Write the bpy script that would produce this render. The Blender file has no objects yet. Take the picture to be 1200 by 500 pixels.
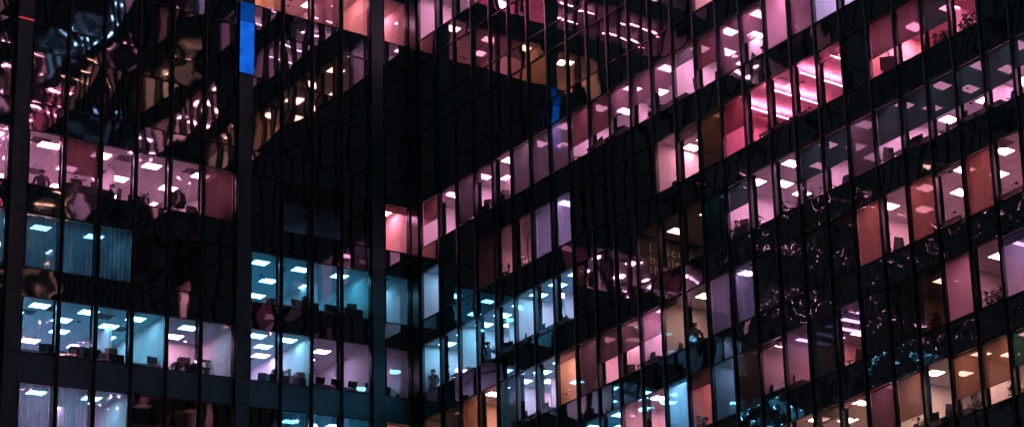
import bpy, bmesh, math, random
from mathutils import Vector, Matrix, noise
random.seed(7)
SC = bpy.context.scene
COL = SC.collection
GZ = -40.2                      # street level
H = 3.8                         # storey height
WH = 2.53                       # height of the glass of a window
CAM = Vector((-44.41724068, -88.66470775, -38.50748763))

# ------------------------------------------------------------------ camera
ROT = Matrix(((0.50570034, -0.84618727, -0.16803058),
              (0.12106586, 0.26245041, -0.95732066),
              (0.85417225, 0.46377462, 0.23516565)))     # rows: right, down, forward
F, PX, PY = 2056.71, 1859.673, 490.202
cd = bpy.data.cameras.new('camera')
cam = bpy.data.objects.new('camera', cd)
COL.objects.link(cam)
r, d, f = ROT[0], ROT[1], ROT[2]
cam.matrix_world = Matrix(((r.x, -d.x, -f.x, CAM.x), (r.y, -d.y, -f.y, CAM.y), (r.z, -d.z, -f.z, CAM.z), (0, 0, 0, 1)))
cd.sensor_width = 36.0
cd.lens = F / 1200 * 36.0
cd.shift_x = (600 - PX) / 1200
cd.shift_y = (PY - 250) / 1200
cd.clip_start = 0.5
cd.clip_end = 3000
SC.camera = cam


def px(p):
    """where a point shows in the 1200 x 500 picture"""
    q = ROT @ (Vector(p) - CAM)
    return PX + F * q.x / q.z, PY + F * q.y / q.z


# ------------------------------------------------------------------ materials
MATS = {}


def new_mat(name):
    m = bpy.data.materials.new(name)
    m.use_nodes = True
    m.node_tree.nodes.clear()
    MATS[name] = m
    n = m.node_tree.nodes
    out = n.new('ShaderNodeOutputMaterial')
    return m, n, m.node_tree.links, out


def solid(name, col, rough=0.6, metal=0.0, var=0.15, scale=3.0, bump=0.0):
    m, n, l, out = new_mat(name)
    b = n.new('ShaderNodeBsdfPrincipled')
    b.inputs['Roughness'].default_value = rough
    b.inputs['Metallic'].default_value = metal
    tc = n.new('ShaderNodeNewGeometry')
    nz = n.new('ShaderNodeTexNoise')
    nz.inputs['Scale'].default_value = scale
    nz.inputs['Detail'].default_value = 4
    l.new(tc.outputs['Position'], nz.inputs['Vector'])
    rp = n.new('ShaderNodeMix')
    rp.data_type = 'RGBA'
    rp.inputs[6].default_value = tuple(c * (1 - var) for c in col) + (1,)
    rp.inputs[7].default_value = tuple(min(1, c * (1 + var)) for c in col) + (1,)
    l.new(nz.outputs['Fac'], rp.inputs[0])
    l.new(rp.outputs[2], b.inputs['Base Color'])
    if bump:
        bp = n.new('ShaderNodeBump')
        bp.inputs['Strength'].default_value = 1
        bp.inputs['Distance'].default_value = bump
        l.new(nz.outputs['Fac'], bp.inputs['Height'])
        l.new(bp.outputs['Normal'], b.inputs['Normal'])
    l.new(b.outputs[0], out.inputs[0])
    return m


def glow(name, col, k):
    m, n, l, out = new_mat(name)
    e = n.new('ShaderNodeEmission')
    e.inputs['Color'].default_value = tuple(col) + (1,)
    e.inputs['Strength'].default_value = k
    l.new(e.outputs[0], out.inputs[0])
    return m


def waves(n, l, d1, s1, d2, s2):
    """a gently or wildly wavy sheet of glass: two noises drive the bump"""
    g = n.new('ShaderNodeNewGeometry')
    prev = None
    for dist, sc, det in ((d1, s1, 1.0), (d2, s2, 2.0)):
        nz = n.new('ShaderNodeTexNoise')
        nz.inputs['Scale'].default_value = sc
        nz.inputs['Detail'].default_value = det
        nz.inputs['Roughness'].default_value = 0.4
        l.new(g.outputs['Position'], nz.inputs['Vector'])
        b = n.new('ShaderNodeBump')
        b.inputs['Strength'].default_value = 1
        b.inputs['Distance'].default_value = dist
        l.new(nz.outputs['Fac'], b.inputs['Height'])
        if prev:
            l.new(prev.outputs['Normal'], b.inputs['Normal'])
        prev = b
    return prev


def glass(name, refl, tint, d1=0.012, s1=0.9, d2=0.003, s2=3.0, spandrel=False, haze=0.0):
    m, n, l, out = new_mat(name)
    gl = n.new('ShaderNodeBsdfGlossy')
    gl.inputs['Roughness'].default_value = 0.02
    gl.inputs['Color'].default_value = (0.92, 0.95, 1.0, 1)
    if spandrel:
        tr = n.new('ShaderNodeBsdfDiffuse')
    else:
        tr = n.new('ShaderNodeBsdfTransparent')
    tr.inputs['Color'].default_value = tuple(tint) + (1,)
    if haze:                     # diffuse teal mixed in: ambient night light put into the glass colour
        df = n.new('ShaderNodeBsdfDiffuse')
        df.inputs['Color'].default_value = (0.005, 0.09, 0.14, 1)
        dm = n.new('ShaderNodeMixShader')
        dm.inputs[0].default_value = haze
        l.new(tr.outputs[0], dm.inputs[1])
        l.new(df.outputs[0], dm.inputs[2])
        tr = dm
    fr = n.new('ShaderNodeLayerWeight')
    fr.inputs['Blend'].default_value = 0.35
    mr = n.new('ShaderNodeMapRange')
    mr.inputs['To Min'].default_value = refl
    mr.inputs['To Max'].default_value = min(1, refl + 0.5)
    l.new(fr.outputs['Fresnel'], mr.inputs['Value'])
    mx = n.new('ShaderNodeMixShader')
    bn = waves(n, l, d1, s1, d2, s2)
    l.new(bn.outputs['Normal'], gl.inputs['Normal'])
    l.new(mr.outputs[0], mx.inputs[0])
    l.new(tr.outputs[0], mx.inputs[1])
    l.new(gl.outputs[0], mx.inputs[2])
    l.new(mx.outputs[0], out.inputs[0])
    return m


def cloth(name, col, through=0.0, stripe=0.0, trans=0.75):
    """blind or curtain fabric: part light shines through, part is seen through"""
    m, n, l, out = new_mat(name)
    g = n.new('ShaderNodeNewGeometry')
    nz = n.new('ShaderNodeTexNoise')
    nz.inputs['Scale'].default_value = 9
    nz.inputs['Detail'].default_value = 5
    l.new(g.outputs['Position'], nz.inputs['Vector'])
    mc = n.new('ShaderNodeMix')
    mc.data_type = 'RGBA'
    mc.inputs[6].default_value = tuple(c * 0.82 for c in col) + (1,)
    mc.inputs[7].default_value = tuple(min(1, c * 1.18) for c in col) + (1,)
    l.new(nz.outputs['Fac'], mc.inputs[0])
    a = n.new('ShaderNodeBsdfTranslucent')
    b = n.new('ShaderNodeBsdfDiffuse')
    l.new(mc.outputs[2], a.inputs['Color'])
    l.new(mc.outputs[2], b.inputs['Color'])
    x = n.new('ShaderNodeMixShader')
    x.inputs[0].default_value = 1 - trans
    l.new(a.outputs[0], x.inputs[1])
    l.new(b.outputs[0], x.inputs[2])
    t = n.new('ShaderNodeBsdfTransparent')
    y = n.new('ShaderNodeMixShader')
    y.inputs[0].default_value = through
    l.new(x.outputs[0], y.inputs[1])
    l.new(t.outputs[0], y.inputs[2])
    l.new(y.outputs[0], out.inputs[0])
    return m


def ceiling_tiles(name, col):
    m, n, l, out = new_mat(name)
    b = n.new('ShaderNodeBsdfPrincipled')
    b.inputs['Roughness'].default_value = 0.85
    g = n.new('ShaderNodeNewGeometry')
    br = n.new('ShaderNodeTexBrick')
    br.offset = 0.0
    br.inputs['Scale'].default_value = 1.0
    br.inputs['Brick Width'].default_value = 0.6
    br.inputs['Row Height'].default_value = 0.6
    br.inputs['Mortar Size'].default_value = 0.014
    br.inputs['Color1'].default_value = tuple(col) + (1,)
    br.inputs['Color2'].default_value = tuple(c * 0.9 for c in col) + (1,)
    br.inputs['Mortar'].default_value = tuple(c * 0.62 for c in col) + (1,)
    l.new(g.outputs['Position'], br.inputs['Vector'])
    l.new(br.outputs['Color'], b.inputs['Base Color'])
    l.new(b.outputs[0], out.inputs[0])
    return m


M = MATS
glass('window_glass', 0.13, (0.9, 0.93, 0.93), d1=0.004, s1=0.8, d2=0.0005, s2=2.5)
glass('dark_glass', 0.30, (0.55, 0.6, 0.62), d1=0.005, s1=0.6, d2=0.0004, s2=2.0, haze=0.08)
glass('warped_glass', 0.22, (0.5, 0.55, 0.56), d1=0.04, s1=0.8, d2=0.006, s2=1.8, haze=0.2)
glass('spandrel_glass', 0.26, (0.001, 0.022, 0.036), d1=0.006, s1=0.6, d2=0.0005, s2=2.0, spandrel=True)
glass('warped_spandrel_glass', 0.22, (0.001, 0.022, 0.036), d1=0.05, s1=0.8, d2=0.006, s2=1.8, spandrel=True)
solid('spandrel_metal', (0.035, 0.12, 0.15), rough=0.45, metal=0.3, var=0.12, scale=2)
solid('dark_metal', (0.018, 0.022, 0.026), rough=0.35, metal=0.6)
solid('frame_metal', (0.035, 0.042, 0.046), rough=0.4, metal=0.5)
solid('pilaster_panel', (0.02, 0.075, 0.08), rough=0.5, metal=0.2, var=0.2, scale=1.2)
solid('slab', (0.02, 0.03, 0.035), rough=0.8)
solid('core_wall', (0.02, 0.03, 0.035), rough=0.9)
solid('white_wall', (0.78, 0.76, 0.76), rough=0.8, var=0.04)
solid('pale_wall', (0.62, 0.58, 0.6), rough=0.8, var=0.06)
solid('grey_wall', (0.33, 0.33, 0.35), rough=0.8, var=0.08)
solid('teal_lit_wall', (0.38, 0.62, 0.66), rough=0.8, var=0.05)  # teal of the lamp light put into the wall and ceiling colour
ceiling_tiles('teal_lit_ceiling', (0.42, 0.66, 0.74))
solid('rose_lit_wall', (0.78, 0.42, 0.5), rough=0.8, var=0.05)  # hot pink lamp light put into this wall and ceiling colour
ceiling_tiles('rose_lit_ceiling', (0.8, 0.5, 0.58))
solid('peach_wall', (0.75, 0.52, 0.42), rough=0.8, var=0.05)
solid('carpet', (0.42, 0.4, 0.42), rough=0.95, var=0.15, scale=12)
ceiling_tiles('ceiling_tiles', (0.8, 0.8, 0.8))
ceiling_tiles('dark_ceiling', (0.35, 0.35, 0.36))
solid('black_plastic', (0.02, 0.02, 0.022), rough=0.45)
solid('desk_top', (0.35, 0.33, 0.31), rough=0.5)
solid('grey_fabric', (0.06, 0.06, 0.07), rough=0.9)
solid('vent_metal', (0.09, 0.09, 0.1), rough=0.5)
solid('leaf', (0.03, 0.07, 0.025), rough=0.6, var=0.4, scale=20)
solid('pot', (0.12, 0.1, 0.09), rough=0.6)
solid('stem', (0.06, 0.045, 0.03), rough=0.8)
solid('skin', (0.42, 0.27, 0.2), rough=0.6)
solid('hair', (0.02, 0.015, 0.012), rough=0.6)
solid('shirt', (0.035, 0.04, 0.06), rough=0.9)
solid('coat', (0.045, 0.04, 0.045), rough=0.9)
solid('paper', (0.7, 0.7, 0.68), rough=0.7)
solid('box_board', (0.3, 0.22, 0.15), rough=0.8)
solid('asphalt', (0.05, 0.05, 0.052), rough=0.85, var=0.3, scale=1.5, bump=0.004)
solid('pavement', (0.16, 0.16, 0.16), rough=0.8, var=0.2, scale=2)
solid('letter_wall', (0.05, 0.055, 0.05), rough=0.9)
solid('letter_paint', (0.4, 0.4, 0.37), rough=0.7)
cloth('blind_brown', (0.20, 0.105, 0.08), 0.02)
cloth('blind_wine', (0.10, 0.045, 0.046), 0.02)
cloth('blind_grey', (0.075, 0.085, 0.085), 0.02)
cloth('blind_dark', (0.05, 0.045, 0.05), 0.010)
cloth('blind_green', (0.008, 0.03, 0.025), 0.02)
cloth('blind_mesh', (0.20, 0.12, 0.15), 0.16)
cloth('blind_amber', (0.16, 0.085, 0.055), 0.06)
cloth('blind_frost', (0.74, 0.52, 0.60), 0.03, trans=0.9)
cloth('curtain_blue', (0.17, 0.24, 0.29), 0.2)
cloth('curtain_pale', (0.46, 0.5, 0.54), 0.35)
cloth('curtain_grey', (0.40, 0.36, 0.44), 0.2)

LIGHTC = {                       # lamp colours
    'pink': (1.0, 0.37, 0.67), 'vivid': (1.0, 0.22, 0.42), 'rose': (1.0, 0.33, 0.47), 'teal': (0.18, 0.64, 1.0),
    'aqua': (0.21, 0.66, 1.0), 'lavender': (0.78, 0.50, 1.0), 'blue': (0.36, 0.58, 1.0),
    'peach': (1.0, 0.50, 0.42), 'amber': (1.0, 0.45, 0.33)}
LIGHTK = {'pink': 29, 'vivid': 150, 'rose': 30, 'teal': 15.0, 'aqua': 19.0, 'lavender': 20.0, 'blue': 12, 'peach': 36, 'amber': 13}
for q, c in LIGHTC.items():
    glow('lamp_' + q, c, LIGHTK[q])
    glow('dimlamp_' + q, c, LIGHTK[q] * 0.2)
    glow('tube_' + q, c, LIGHTK[q] * 0.9)
glow('tube_violet', (0.58, 0.36, 1.0), 2.6)
glow('screen', (0.25, 0.55, 1.0), 0.9)
glow('red_strip', (1.0, 0.06, 0.08), 0.5)


def blue_panel(nm, k):
    m, n, l, out = new_mat(nm)
    e = n.new('ShaderNodeEmission')
    g = n.new('ShaderNodeNewGeometry')
    nz = n.new('ShaderNodeTexNoise')
    nz.inputs['Scale'].default_value = 2.2
    nz.inputs['Detail'].default_value = 3
    l.new(g.outputs['Position'], nz.inputs['Vector'])
    mx = n.new('ShaderNodeMix')
    mx.data_type = 'RGBA'
    mx.inputs[6].default_value = (0.001, 0.01, 0.2, 1)
    mx.inputs[7].default_value = (0.012, 0.20, 1.0, 1)
    l.new(nz.outputs['Fac'], mx.inputs[0])
    l.new(mx.outputs[2], e.inputs['Color'])
    e.inputs['Strength'].default_value = k
    l.new(e.outputs[0], out.inputs[0])


blue_panel('blue_light_panel', 0.9)
blue_panel('dim_blue_panel', 0.32)


# ------------------------------------------------------------------ mesh helpers
def PL(s, d, z):
    return (-s, d, z)


def PR(s, d, z):
    return (d, -s, z)


PW = {'L': PL, 'R': PR}


class MB:
    """collects faces with materials, then links them as one mesh object"""

    def __init__(self):
        self.v, self.f, self.m, self.s, self.slots = [], [], [], [], []

    def slot(self, mat):
        if mat not in self.slots:
            self.slots.append(mat)
        return self.slots.index(mat)

    def face(self, pts, mat, smooth=False):
        b = len(self.v)
        self.v += [tuple(p) for p in pts]
        self.f.append(tuple(range(b, b + len(pts))))
        self.m.append(self.slot(mat))
        self.s.append(smooth)

    def box(self, lo, hi, mat, tf=None):
        b = len(self.v)
        for x in (lo[0], hi[0]):
            for y in (lo[1], hi[1]):
                for z in (lo[2], hi[2]):
                    p = (x, y, z)
                    self.v.append(tf(*p) if tf else p)
        for q in ((0, 1, 3, 2), (4, 6, 7, 5), (0, 4, 5, 1), (2, 3, 7, 6), (0, 2, 6, 4), (1, 5, 7, 3)):
            self.f.append(tuple(b + i for i in q))
            self.m.append(self.slot(mat))
            self.s.append(False)

    def tube(self, a, b, r0, r1, mat, n=8, caps=True):
        a, b = Vector(a), Vector(b)
        ax = (b - a).normalized()
        u = ax.orthogonal().normalized()
        w = ax.cross(u)
        k = len(self.v)
        for p, rr in ((a, r0), (b, r1)):
            for i in range(n):
                t = 2 * math.pi * i / n
                self.v.append(tuple(p + (u * math.cos(t) + w * math.sin(t)) * rr))
        for i in range(n):
            j = (i + 1) % n
            self.f.append((k + i, k + j, k + n + j, k + n + i))
            self.m.append(self.slot(mat))
            self.s.append(True)
        if caps:
            for q in (tuple(k + i for i in range(n))[::-1], tuple(k + n + i for i in range(n))):
                self.f.append(q)
                self.m.append(self.slot(mat))
                self.s.append(False)

    def lathe(self, prof, mat, n=14, c=(0, 0, 0)):
        k = len(self.v)
        for rr, z in prof:
            for i in range(n):
                t = 2 * math.pi * i / n
                self.v.append((c[0] + rr * math.cos(t), c[1] + rr * math.sin(t), c[2] + z))
        for a in range(len(prof) - 1):
            for i in range(n):
                j = (i + 1) % n
                self.f.append((k + a * n + i, k + a * n + j, k + (a + 1) * n + j, k + (a + 1) * n + i))
                self.m.append(self.slot(mat))
                self.s.append(True)

    def grid(self, fn, nu, nv, mat):
        k = len(self.v)
        for i in range(nu + 1):
            for j in range(nv + 1):
                self.v.append(tuple(fn(i / nu, j / nv)))
        for i in range(nu):
            for j in range(nv):
                a = k + i * (nv + 1) + j
                self.f.append((a, a + nv + 1, a + nv + 2, a + 1))
                self.m.append(self.slot(mat))
                self.s.append(True)

    def build(self, name, parent=None, kind=None):
        me = bpy.data.meshes.new(name)
        me.from_pydata(self.v, [], self.f)
        for s in self.slots:
            me.materials.append(M[s])
        me.polygons.foreach_set('material_index', self.m)
        me.polygons.foreach_set('use_smooth', self.s)
        me.update()
        o = bpy.data.objects.new(name, me)
        COL.objects.link(o)
        if parent:
            o.parent = parent
            o.matrix_parent_inverse = parent.matrix_basis.inverted() if ABS.get(parent.name) else Matrix()
        if kind:
            o['kind'] = kind
        return o


ABS = {}                        # parents whose children are modelled in world coordinates


def thing(name, label, cat, loc=(0, 0, 0), rz=0.0, group=None, absolute=False):
    o = bpy.data.objects.new(name, None)
    COL.objects.link(o)
    o.location = loc
    o.rotation_euler = (0, 0, rz)
    o.empty_display_size = 0.2
    tag(o, label, cat, group)
    if absolute:
        ABS[o.name] = True
    return o


def tag(o, label, cat, group=None):
    o['label'] = label
    o['category'] = cat
    if group:
        o['group'] = group


def copy_tree(o, parent=None):
    c = o.copy()
    COL.objects.link(c)
    if parent:
        c.parent = parent
    for ch in list(o.children):
        copy_tree(ch, c)
    return c


# ------------------------------------------------------------------ the facade grid
# left wing: windows numbered 11 (by the corner) down to 0 and below, pilasters between groups
LW, LPIL = {}, []
LW[11] = (0.09, 1.24)
LPIL.append((1.28, 1.85))
s = 1.85
for i in (10, 9, 8, 7):
    LW[i] = (s, s + 1.283)
    s += 1.283
LPIL.append((6.98, 7.58))
s = 7.58
for i in (6, 5, 4, 3, 2, 1):
    LW[i] = (s, s + 1.283)
    s += 1.283
LPIL.append((15.28, 15.85))
s, i = 15.85, 0
while i > -24:
    for q in range(6):
        LW[i] = (s, s + 1.283)
        s += 1.283
        i -= 1
    LPIL.append((s, s + 0.57))
    s += 0.57
LEND = s
NR = 36
RW = {j: (1.02 + 1.603 * j, 1.02 + 1.603 * (j + 1)) for j in range(NR)}
RW[0] = (0.9, RW[0][1])
REND = RW[NR - 1][1]
WIN = {'L': LW, 'R': RW}
KS = list(range(-9, 11))         # storeys, top to bottom
zb = lambda k: -H * k            # bottom of the glass of storey k
KTOP, KBOT = KS[0], KS[-1]
ZTOP = zb(KTOP) + WH + 1.2
ORD = ['first', 'second', 'third', 'fourth', 'fifth', 'sixth', 'seventh', 'eighth', 'ninth', 'tenth', 'eleventh', 'twelfth',
       'thirteenth', 'fourteenth', 'fifteenth', 'sixteenth', 'seventeenth', 'eighteenth', 'nineteenth', 'twentieth',
       'twenty-first', 'twenty-second', 'twenty-third', 'twenty-fourth', 'twenty-fifth', 'twenty-sixth', 'twenty-seventh',
       'twenty-eighth', 'twenty-ninth', 'thirtieth', 'thirty-first', 'thirty-second', 'thirty-third', 'thirty-fourth', 'thirty-fifth', 'thirty-sixth']


def win_no(w, i):
    """which window counted from the inner corner"""
    return ORD[11 - i] if w == 'L' else ORD[i]


ROWNAME = {('L', -3): "left wing's topmost row", ('L', 0): "left wing's pink row", ('L', 1): "left wing's blue curtained row",
           ('L', 2): "left wing's teal row", ('L', 3): "left wing's lowest row",
           ('R', -3): "right wing's corner top row", ('R', -1): "right wing's uppermost row", ('R', 0): "right wing's first long row", ('R', 1): "right wing's second row",
           ('R', 2): "right wing's third row", ('R', 3): "right wing's fourth row", ('R', 4): "right wing's fifth row", ('R', 5): "right wing's lowest row"}

# ------------------------------------------------------------------ what is lit
# rooms: wing, storey, first window, last window, lamp colour, options
ROOMS = []


def room(w, k, a, b, lamp, **kw):
    o = dict(depth=7.0 if w == 'L' else 5.5, wall='white_wall', ceil='ceiling_tiles', dim=False, lights='panel', rows=None, washer=None, skip=())
    o['wall'] = {'teal': 'teal_lit_wall', 'aqua': 'teal_lit_wall', 'vivid': 'rose_lit_wall'}.get(lamp, 'white_wall')
    o['ceil'] = {'teal': 'teal_lit_ceiling', 'aqua': 'teal_lit_ceiling', 'vivid': 'rose_lit_ceiling'}.get(lamp, 'ceiling_tiles')
    o.update(kw)
    ROOMS.append((w, k, min(a, b), max(a, b), lamp, o))


BL = {}                          # blinds: (wing, storey, window) -> list of (material, from, to) in shares of the glass height


def blind(w, k, ids, mat, lo=0.0, hi=1.0):
    for i in (ids if hasattr(ids, '__iter__') else (ids,)):
        BL.setdefault((w, k, i), []).append((mat, lo, hi))


# left wing
room('L', 0, 0, 6, 'pink')
blind('L', 0, 2, 'blind_wine', 0.36, 1)
blind('L', 0, 6, 'blind_wine', 0.0, 1)
room('L', 0, 11, 11, 'pink', wall='peach_wall')
blind('L', 0, 11, 'blind_wine', 0.86, 1)
room('L', 0, 8, 9, 'blue', wall='grey_wall', ceil='dark_ceiling', rows=(5.6,))
blind('L', 0, (8, 9), 'blind_dark', 0.62, 1)
room('L', 1, 0, 3, 'blue', wall='grey_wall', rows=((1.6, 'aqua'), (4.2, 'blue')))
blind('L', 1, (1, 2, 3), 'curtain_blue')
room('L', 1, 7, 10, 'teal')
room('L', 1, 11, 11, 'aqua', wall='pale_wall', rows=(2.4,))
room('L', 1, 5, 5, 'blue', dim=True, wall='grey_wall', rows=(5.0,))
blind('L', 1, 5, 'blind_green', 0, 1)
room('L', 2, 1, 4, 'aqua', wall='white_wall', step=1.6, rows=((1.0, 'aqua'), (2.4, 'aqua'), (3.9, 'aqua'), (5.6, 'lavender')))
room('L', 2, 5, 6, 'aqua', depth=3.4, wall='white_wall', rows=((1.2, 'aqua'), (2.6, 'pink')), washer=('tube_rose', 0.55))  # rear pink panels added to brighten the back wall
room('L', 2, 7, 8, 'aqua', wall='white_wall', step=1.4, rows=((1.0, 'aqua'), (2.3, 'aqua'), (3.6, 'lavender'), (5.0, 'lavender')))
room('L', 2, 9, 10, 'lavender', depth=5.0, rows=(1.9, 3.4))
room('L', 2, 11, 11, 'lavender', depth=4.0, wall='white_wall', rows=(3.2,), skip=())
room('L', 3, 1, 3, 'aqua', wall='white_wall', ceil='ceiling_tiles', rows=((1.3, 'aqua'), (3.2, 'lavender'), (5.0, 'lavender')))
blind('L', 3, (1, 2), 'curtain_pale')
room('L', 3, 4, 6, 'amber', dim=True, wall='peach_wall', rows=(1.6,))
blind('L', 3, (4, 5, 6), 'blind_green', 0.5, 1)
room('L', 3, 8, 10, 'teal', rows=(1.6, 4.2))
blind('L', 3, 8, 'curtain_blue')
room('L', 3, 11, 11, 'peach')
blind('L', 3, 11, 'blind_brown', 0, 1)
room('L', -3, 8, 10, 'rose', wall='peach_wall', rows=(1.2, 3.0), depth=4.5)
room('L', -3, 7, 7, 'amber', wall='peach_wall', rows=(1.0, 2.6))
blind('L', -3, 9, 'blind_mesh', 0, 1)
blind('L', -3, 8, 'blind_mesh', 0.5, 1)
room('L', -3, 11, 11, 'pink', wall='peach_wall', depth=4.0, rows=(2.0,))
room('L', -3, 5, 6, 'peach', wall='peach_wall')
room('L', -4, 7, 11, 'vivid')
room('L', -4, 1, 6, 'vivid', dim=False, lights='strip', rows=(1.0, 2.6), wall='grey_wall', ceil='dark_ceiling')
# right wing
room('R', -3, 10, 12, 'amber')
room('R', -3, 14, 16, 'rose')
room('R', -4, 4, 9, 'pink', lights='strip', rows=(1.5,))
room('R', -4, 12, 16, 'rose')
room('R', -5, 5, 11, 'pink', lights='strip', rows=(1.5,))
room('R', -5, 14, 17, 'amber')
room('R', -6, 19, 21, 'rose', dim=True)
room('R', -7, 20, 26, 'blue')
room('R', -5, 20, 22, 'blue', dim=True)
room('R', -6, 14, 16, 'rose', dim=True)
for q in (-3, -5, -7, -9, -11, -13):
    room('L', -2, q, q + 1, 'rose', lights='strip', wall='core_wall', ceil='core_wall', rows=(1.2, 3.0))
    room('L', -1, q - 1, q, 'pink', lights='strip', wall='core_wall', ceil='core_wall', rows=(1.2, 3.0))
    room('L', 0, q - 1, q, 'pink', lights='strip', wall='core_wall', ceil='core_wall', rows=(1.2, 3.0))
room('L', 1, -1, -1, 'blue')
room('R', -3, 0, 2, 'pink', rows=(0.8, 2.2))
room('R', -3, 3, 9, 'amber', rows=(0.8, 2.2), wall='peach_wall')
room('R', -1, 14, 14, 'rose')
# first long row
room('R', 0, 0, 1, 'pink', wall='white_wall')
blind('R', 0, 0, 'blind_wine', 0.5, 1)
room('R', 0, 2, 4, 'pink')
blind('R', 0, 2, 'blind_dark', 0.1, 1)
room('R', 0, 5, 7, 'pink', wall='pale_wall', dim=False)
blind('R', 0, (5, 6, 7), 'blind_grey', 0, 1)
room('R', 0, 8, 12, 'pink')
blind('R', 0, (8, 9), 'blind_wine', 0.33, 1)
blind('R', 0, (10, 11, 12), 'blind_mesh', 0.45, 1)
room('R', 0, 13, 16, 'pink')
blind('R', 0, 14, 'blind_wine', 0.42, 1)
blind('R', 0, 15, 'blind_mesh', 0.0, 1)
blind('R', 0, 16, 'blind_mesh', 0.4, 1)
room('R', 0, 17, 18, 'pink')
blind('R', 0, 17, 'blind_frost')
blind('R', 0, 18, 'blind_mesh')
room('R', 0, 19, 22, 'lavender')
# second row
room('R', 1, 0, 0, 'aqua', wall='white_wall', rows=((0.9, 'aqua'), (2.2, 'lavender')))
room('R', 1, 3, 5, 'rose', wall='white_wall', rows=(2.6,))
blind('R', 1, 3, 'blind_dark', 0, 1)
room('R', 1, 6, 7, 'lavender')
blind('R', 1, (6, 7), 'curtain_grey')
room('R', 1, 12, 13, 'rose', lights='grid', rows=(1.5,))
room('R', 1, 14, 14, 'amber', dim=True)
blind('R', 1, 14, 'blind_amber', 0, 1)
room('R', 1, 15, 19, 'vivid', lights='strip', rows=(1.5,))
blind('R', 1, 15, 'blind_wine', 0.45, 1)
room('R', 1, 21, 24, 'vivid', rows=(1.6,), wall='peach_wall')
blind('R', 1, (21, 22), 'blind_dark', 0.38, 1)
blind('R', 1, 23, 'blind_green', 0.34, 1)
# third row
room('R', 2, 0, 1, 'aqua', wall='white_wall', rows=((0.8, 'aqua'), (1.8, 'aqua'), (2.9, 'lavender')), step=1.7, plain=True)
room('R', 2, 2, 4, 'aqua', wall='white_wall', rows=((0.8, 'aqua'), (1.8, 'aqua'), (2.9, 'lavender')), step=1.7, plain=True)
room('R', 2, 5, 7, 'aqua', wall='white_wall', rows=((0.7, 'aqua'), (1.7, 'lavender'), (2.9, 'aqua')), step=1.7, plain=True)
room('R', 2, 11, 13, 'amber', dim=False, wall='letter_wall', ceil='dark_ceiling', rows=(1.2, 3.4), depth=6.5, cross=False)
room('R', 2, 14, 14, 'teal', dim=True, wall='grey_wall')
blind('R', 2, 14, 'blind_green', 0, 1)
room('R', 2, 15, 20, 'pink')
blind('R', 2, 15, 'blind_green', 0.55, 1)
blind('R', 2, (18, 19), 'blind_green', 0.42, 1)
blind('R', 2, 20, 'blind_dark', 0.0, 1)
room('R', 2, 21, 27, 'pink')
blind('R', 2, (21, 22, 23, 24, 25, 27), 'blind_green', 0.36, 1)
blind('R', 2, 26, 'blind_green', 0.5, 1)
# fourth row
room('R', 3, 0, 1, 'amber', rows=(1.0,))
blind('R', 3, 1, 'blind_grey', 0, 1)
room('R', 3, 2, 3, 'peach', wall='peach_wall')
blind('R', 3, 2, 'blind_amber', 0, 1)
room('R', 3, 4, 6, 'lavender', rows=((0.8, 'aqua'), (1.8, 'lavender'), (3.0, 'rose')), ceil='teal_lit_ceiling', step=1.7, plain=True)
blind('R', 3, 4, 'blind_green', 0, 1)
room('R', 3, 7, 7, 'peach', wall='peach_wall', rows=(1.2,))
room('R', 3, 8, 10, 'rose', wall='white_wall')
blind('R', 3, 8, 'blind_dark', 0.0, 1)
blind('R', 3, (9, 10), 'blind_dark', 0.47, 1)
room('R', 3, 11, 11, 'pink')
blind('R', 3, 11, 'blind_mesh', 0.5, 1)
room('R', 3, 12, 13, 'peach', wall='white_wall', rows=(1.0,))
room('R', 3, 14, 15, 'lavender', rows=(0.8,))
blind('R', 3, (14, 15), 'curtain_grey')
room('R', 3, 20, 26, 'rose', wall='white_wall', rows=(0.9, 2.2))
blind('R', 3, (20, 22, 24), 'blind_brown', 0, 1)
blind('R', 3, 26, 'blind_dark', 0.3, 1)
# fifth row
room('R', 4, 6, 9, 'teal', wall='pale_wall')
room('R', 4, 10, 11, 'rose')
room('R', 4, 12, 12, 'aqua')
blind('R', 4, 12, 'blind_frost', 0.0, 1)
room('R', 4, 13, 13, 'rose', rows=(2.0,), wall='peach_wall')
room('R', 4, 14, 14, 'blue', rows=(1.0,), wall='grey_wall')
room('R', 4, 15, 15, 'amber', dim=True)
blind('R', 4, 15, 'blind_grey', 0, 1)
room('R', 4, 16, 16, 'rose', lights='strip', rows=(1.4,))
room('R', 4, 17, 19, 'rose', lights='tube', rows=(1.0,), wall='peach_wall', ceil='dark_ceiling')
blind('R', 4, 18, 'blind_green', 0, 1)
room('R', 4, 21, 22, 'amber', dim=True, rows=(1.4,), wall='peach_wall')
blind('R', 4, 21, 'blind_green', 0, 1)
room('R', 4, 23, 24, 'rose', rows=(1.4,))
blind('R', 4, 23, 'blind_frost', 0, 1)
room('R', 4, 25, 27, 'rose', lights='tube', rows=(1.0,), ceil='dark_ceiling')
# lowest row
room('R', 5, 15, 19, 'peach', wall='peach_wall', rows=(0.9, 1.9))
room('R', 5, 20, 20, 'rose', wall='peach_wall')
blind('R', 5, 20, 'blind_dark', 0.2, 1)
room('R', 5, 21, 25, 'peach', rows=(0.9, 1.9))
blind('R', 5, (21, 23, 24), 'blind_amber', 0.3, 1)
blind('R', 5, 25, 'blind_green', 0.45, 1)

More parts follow.
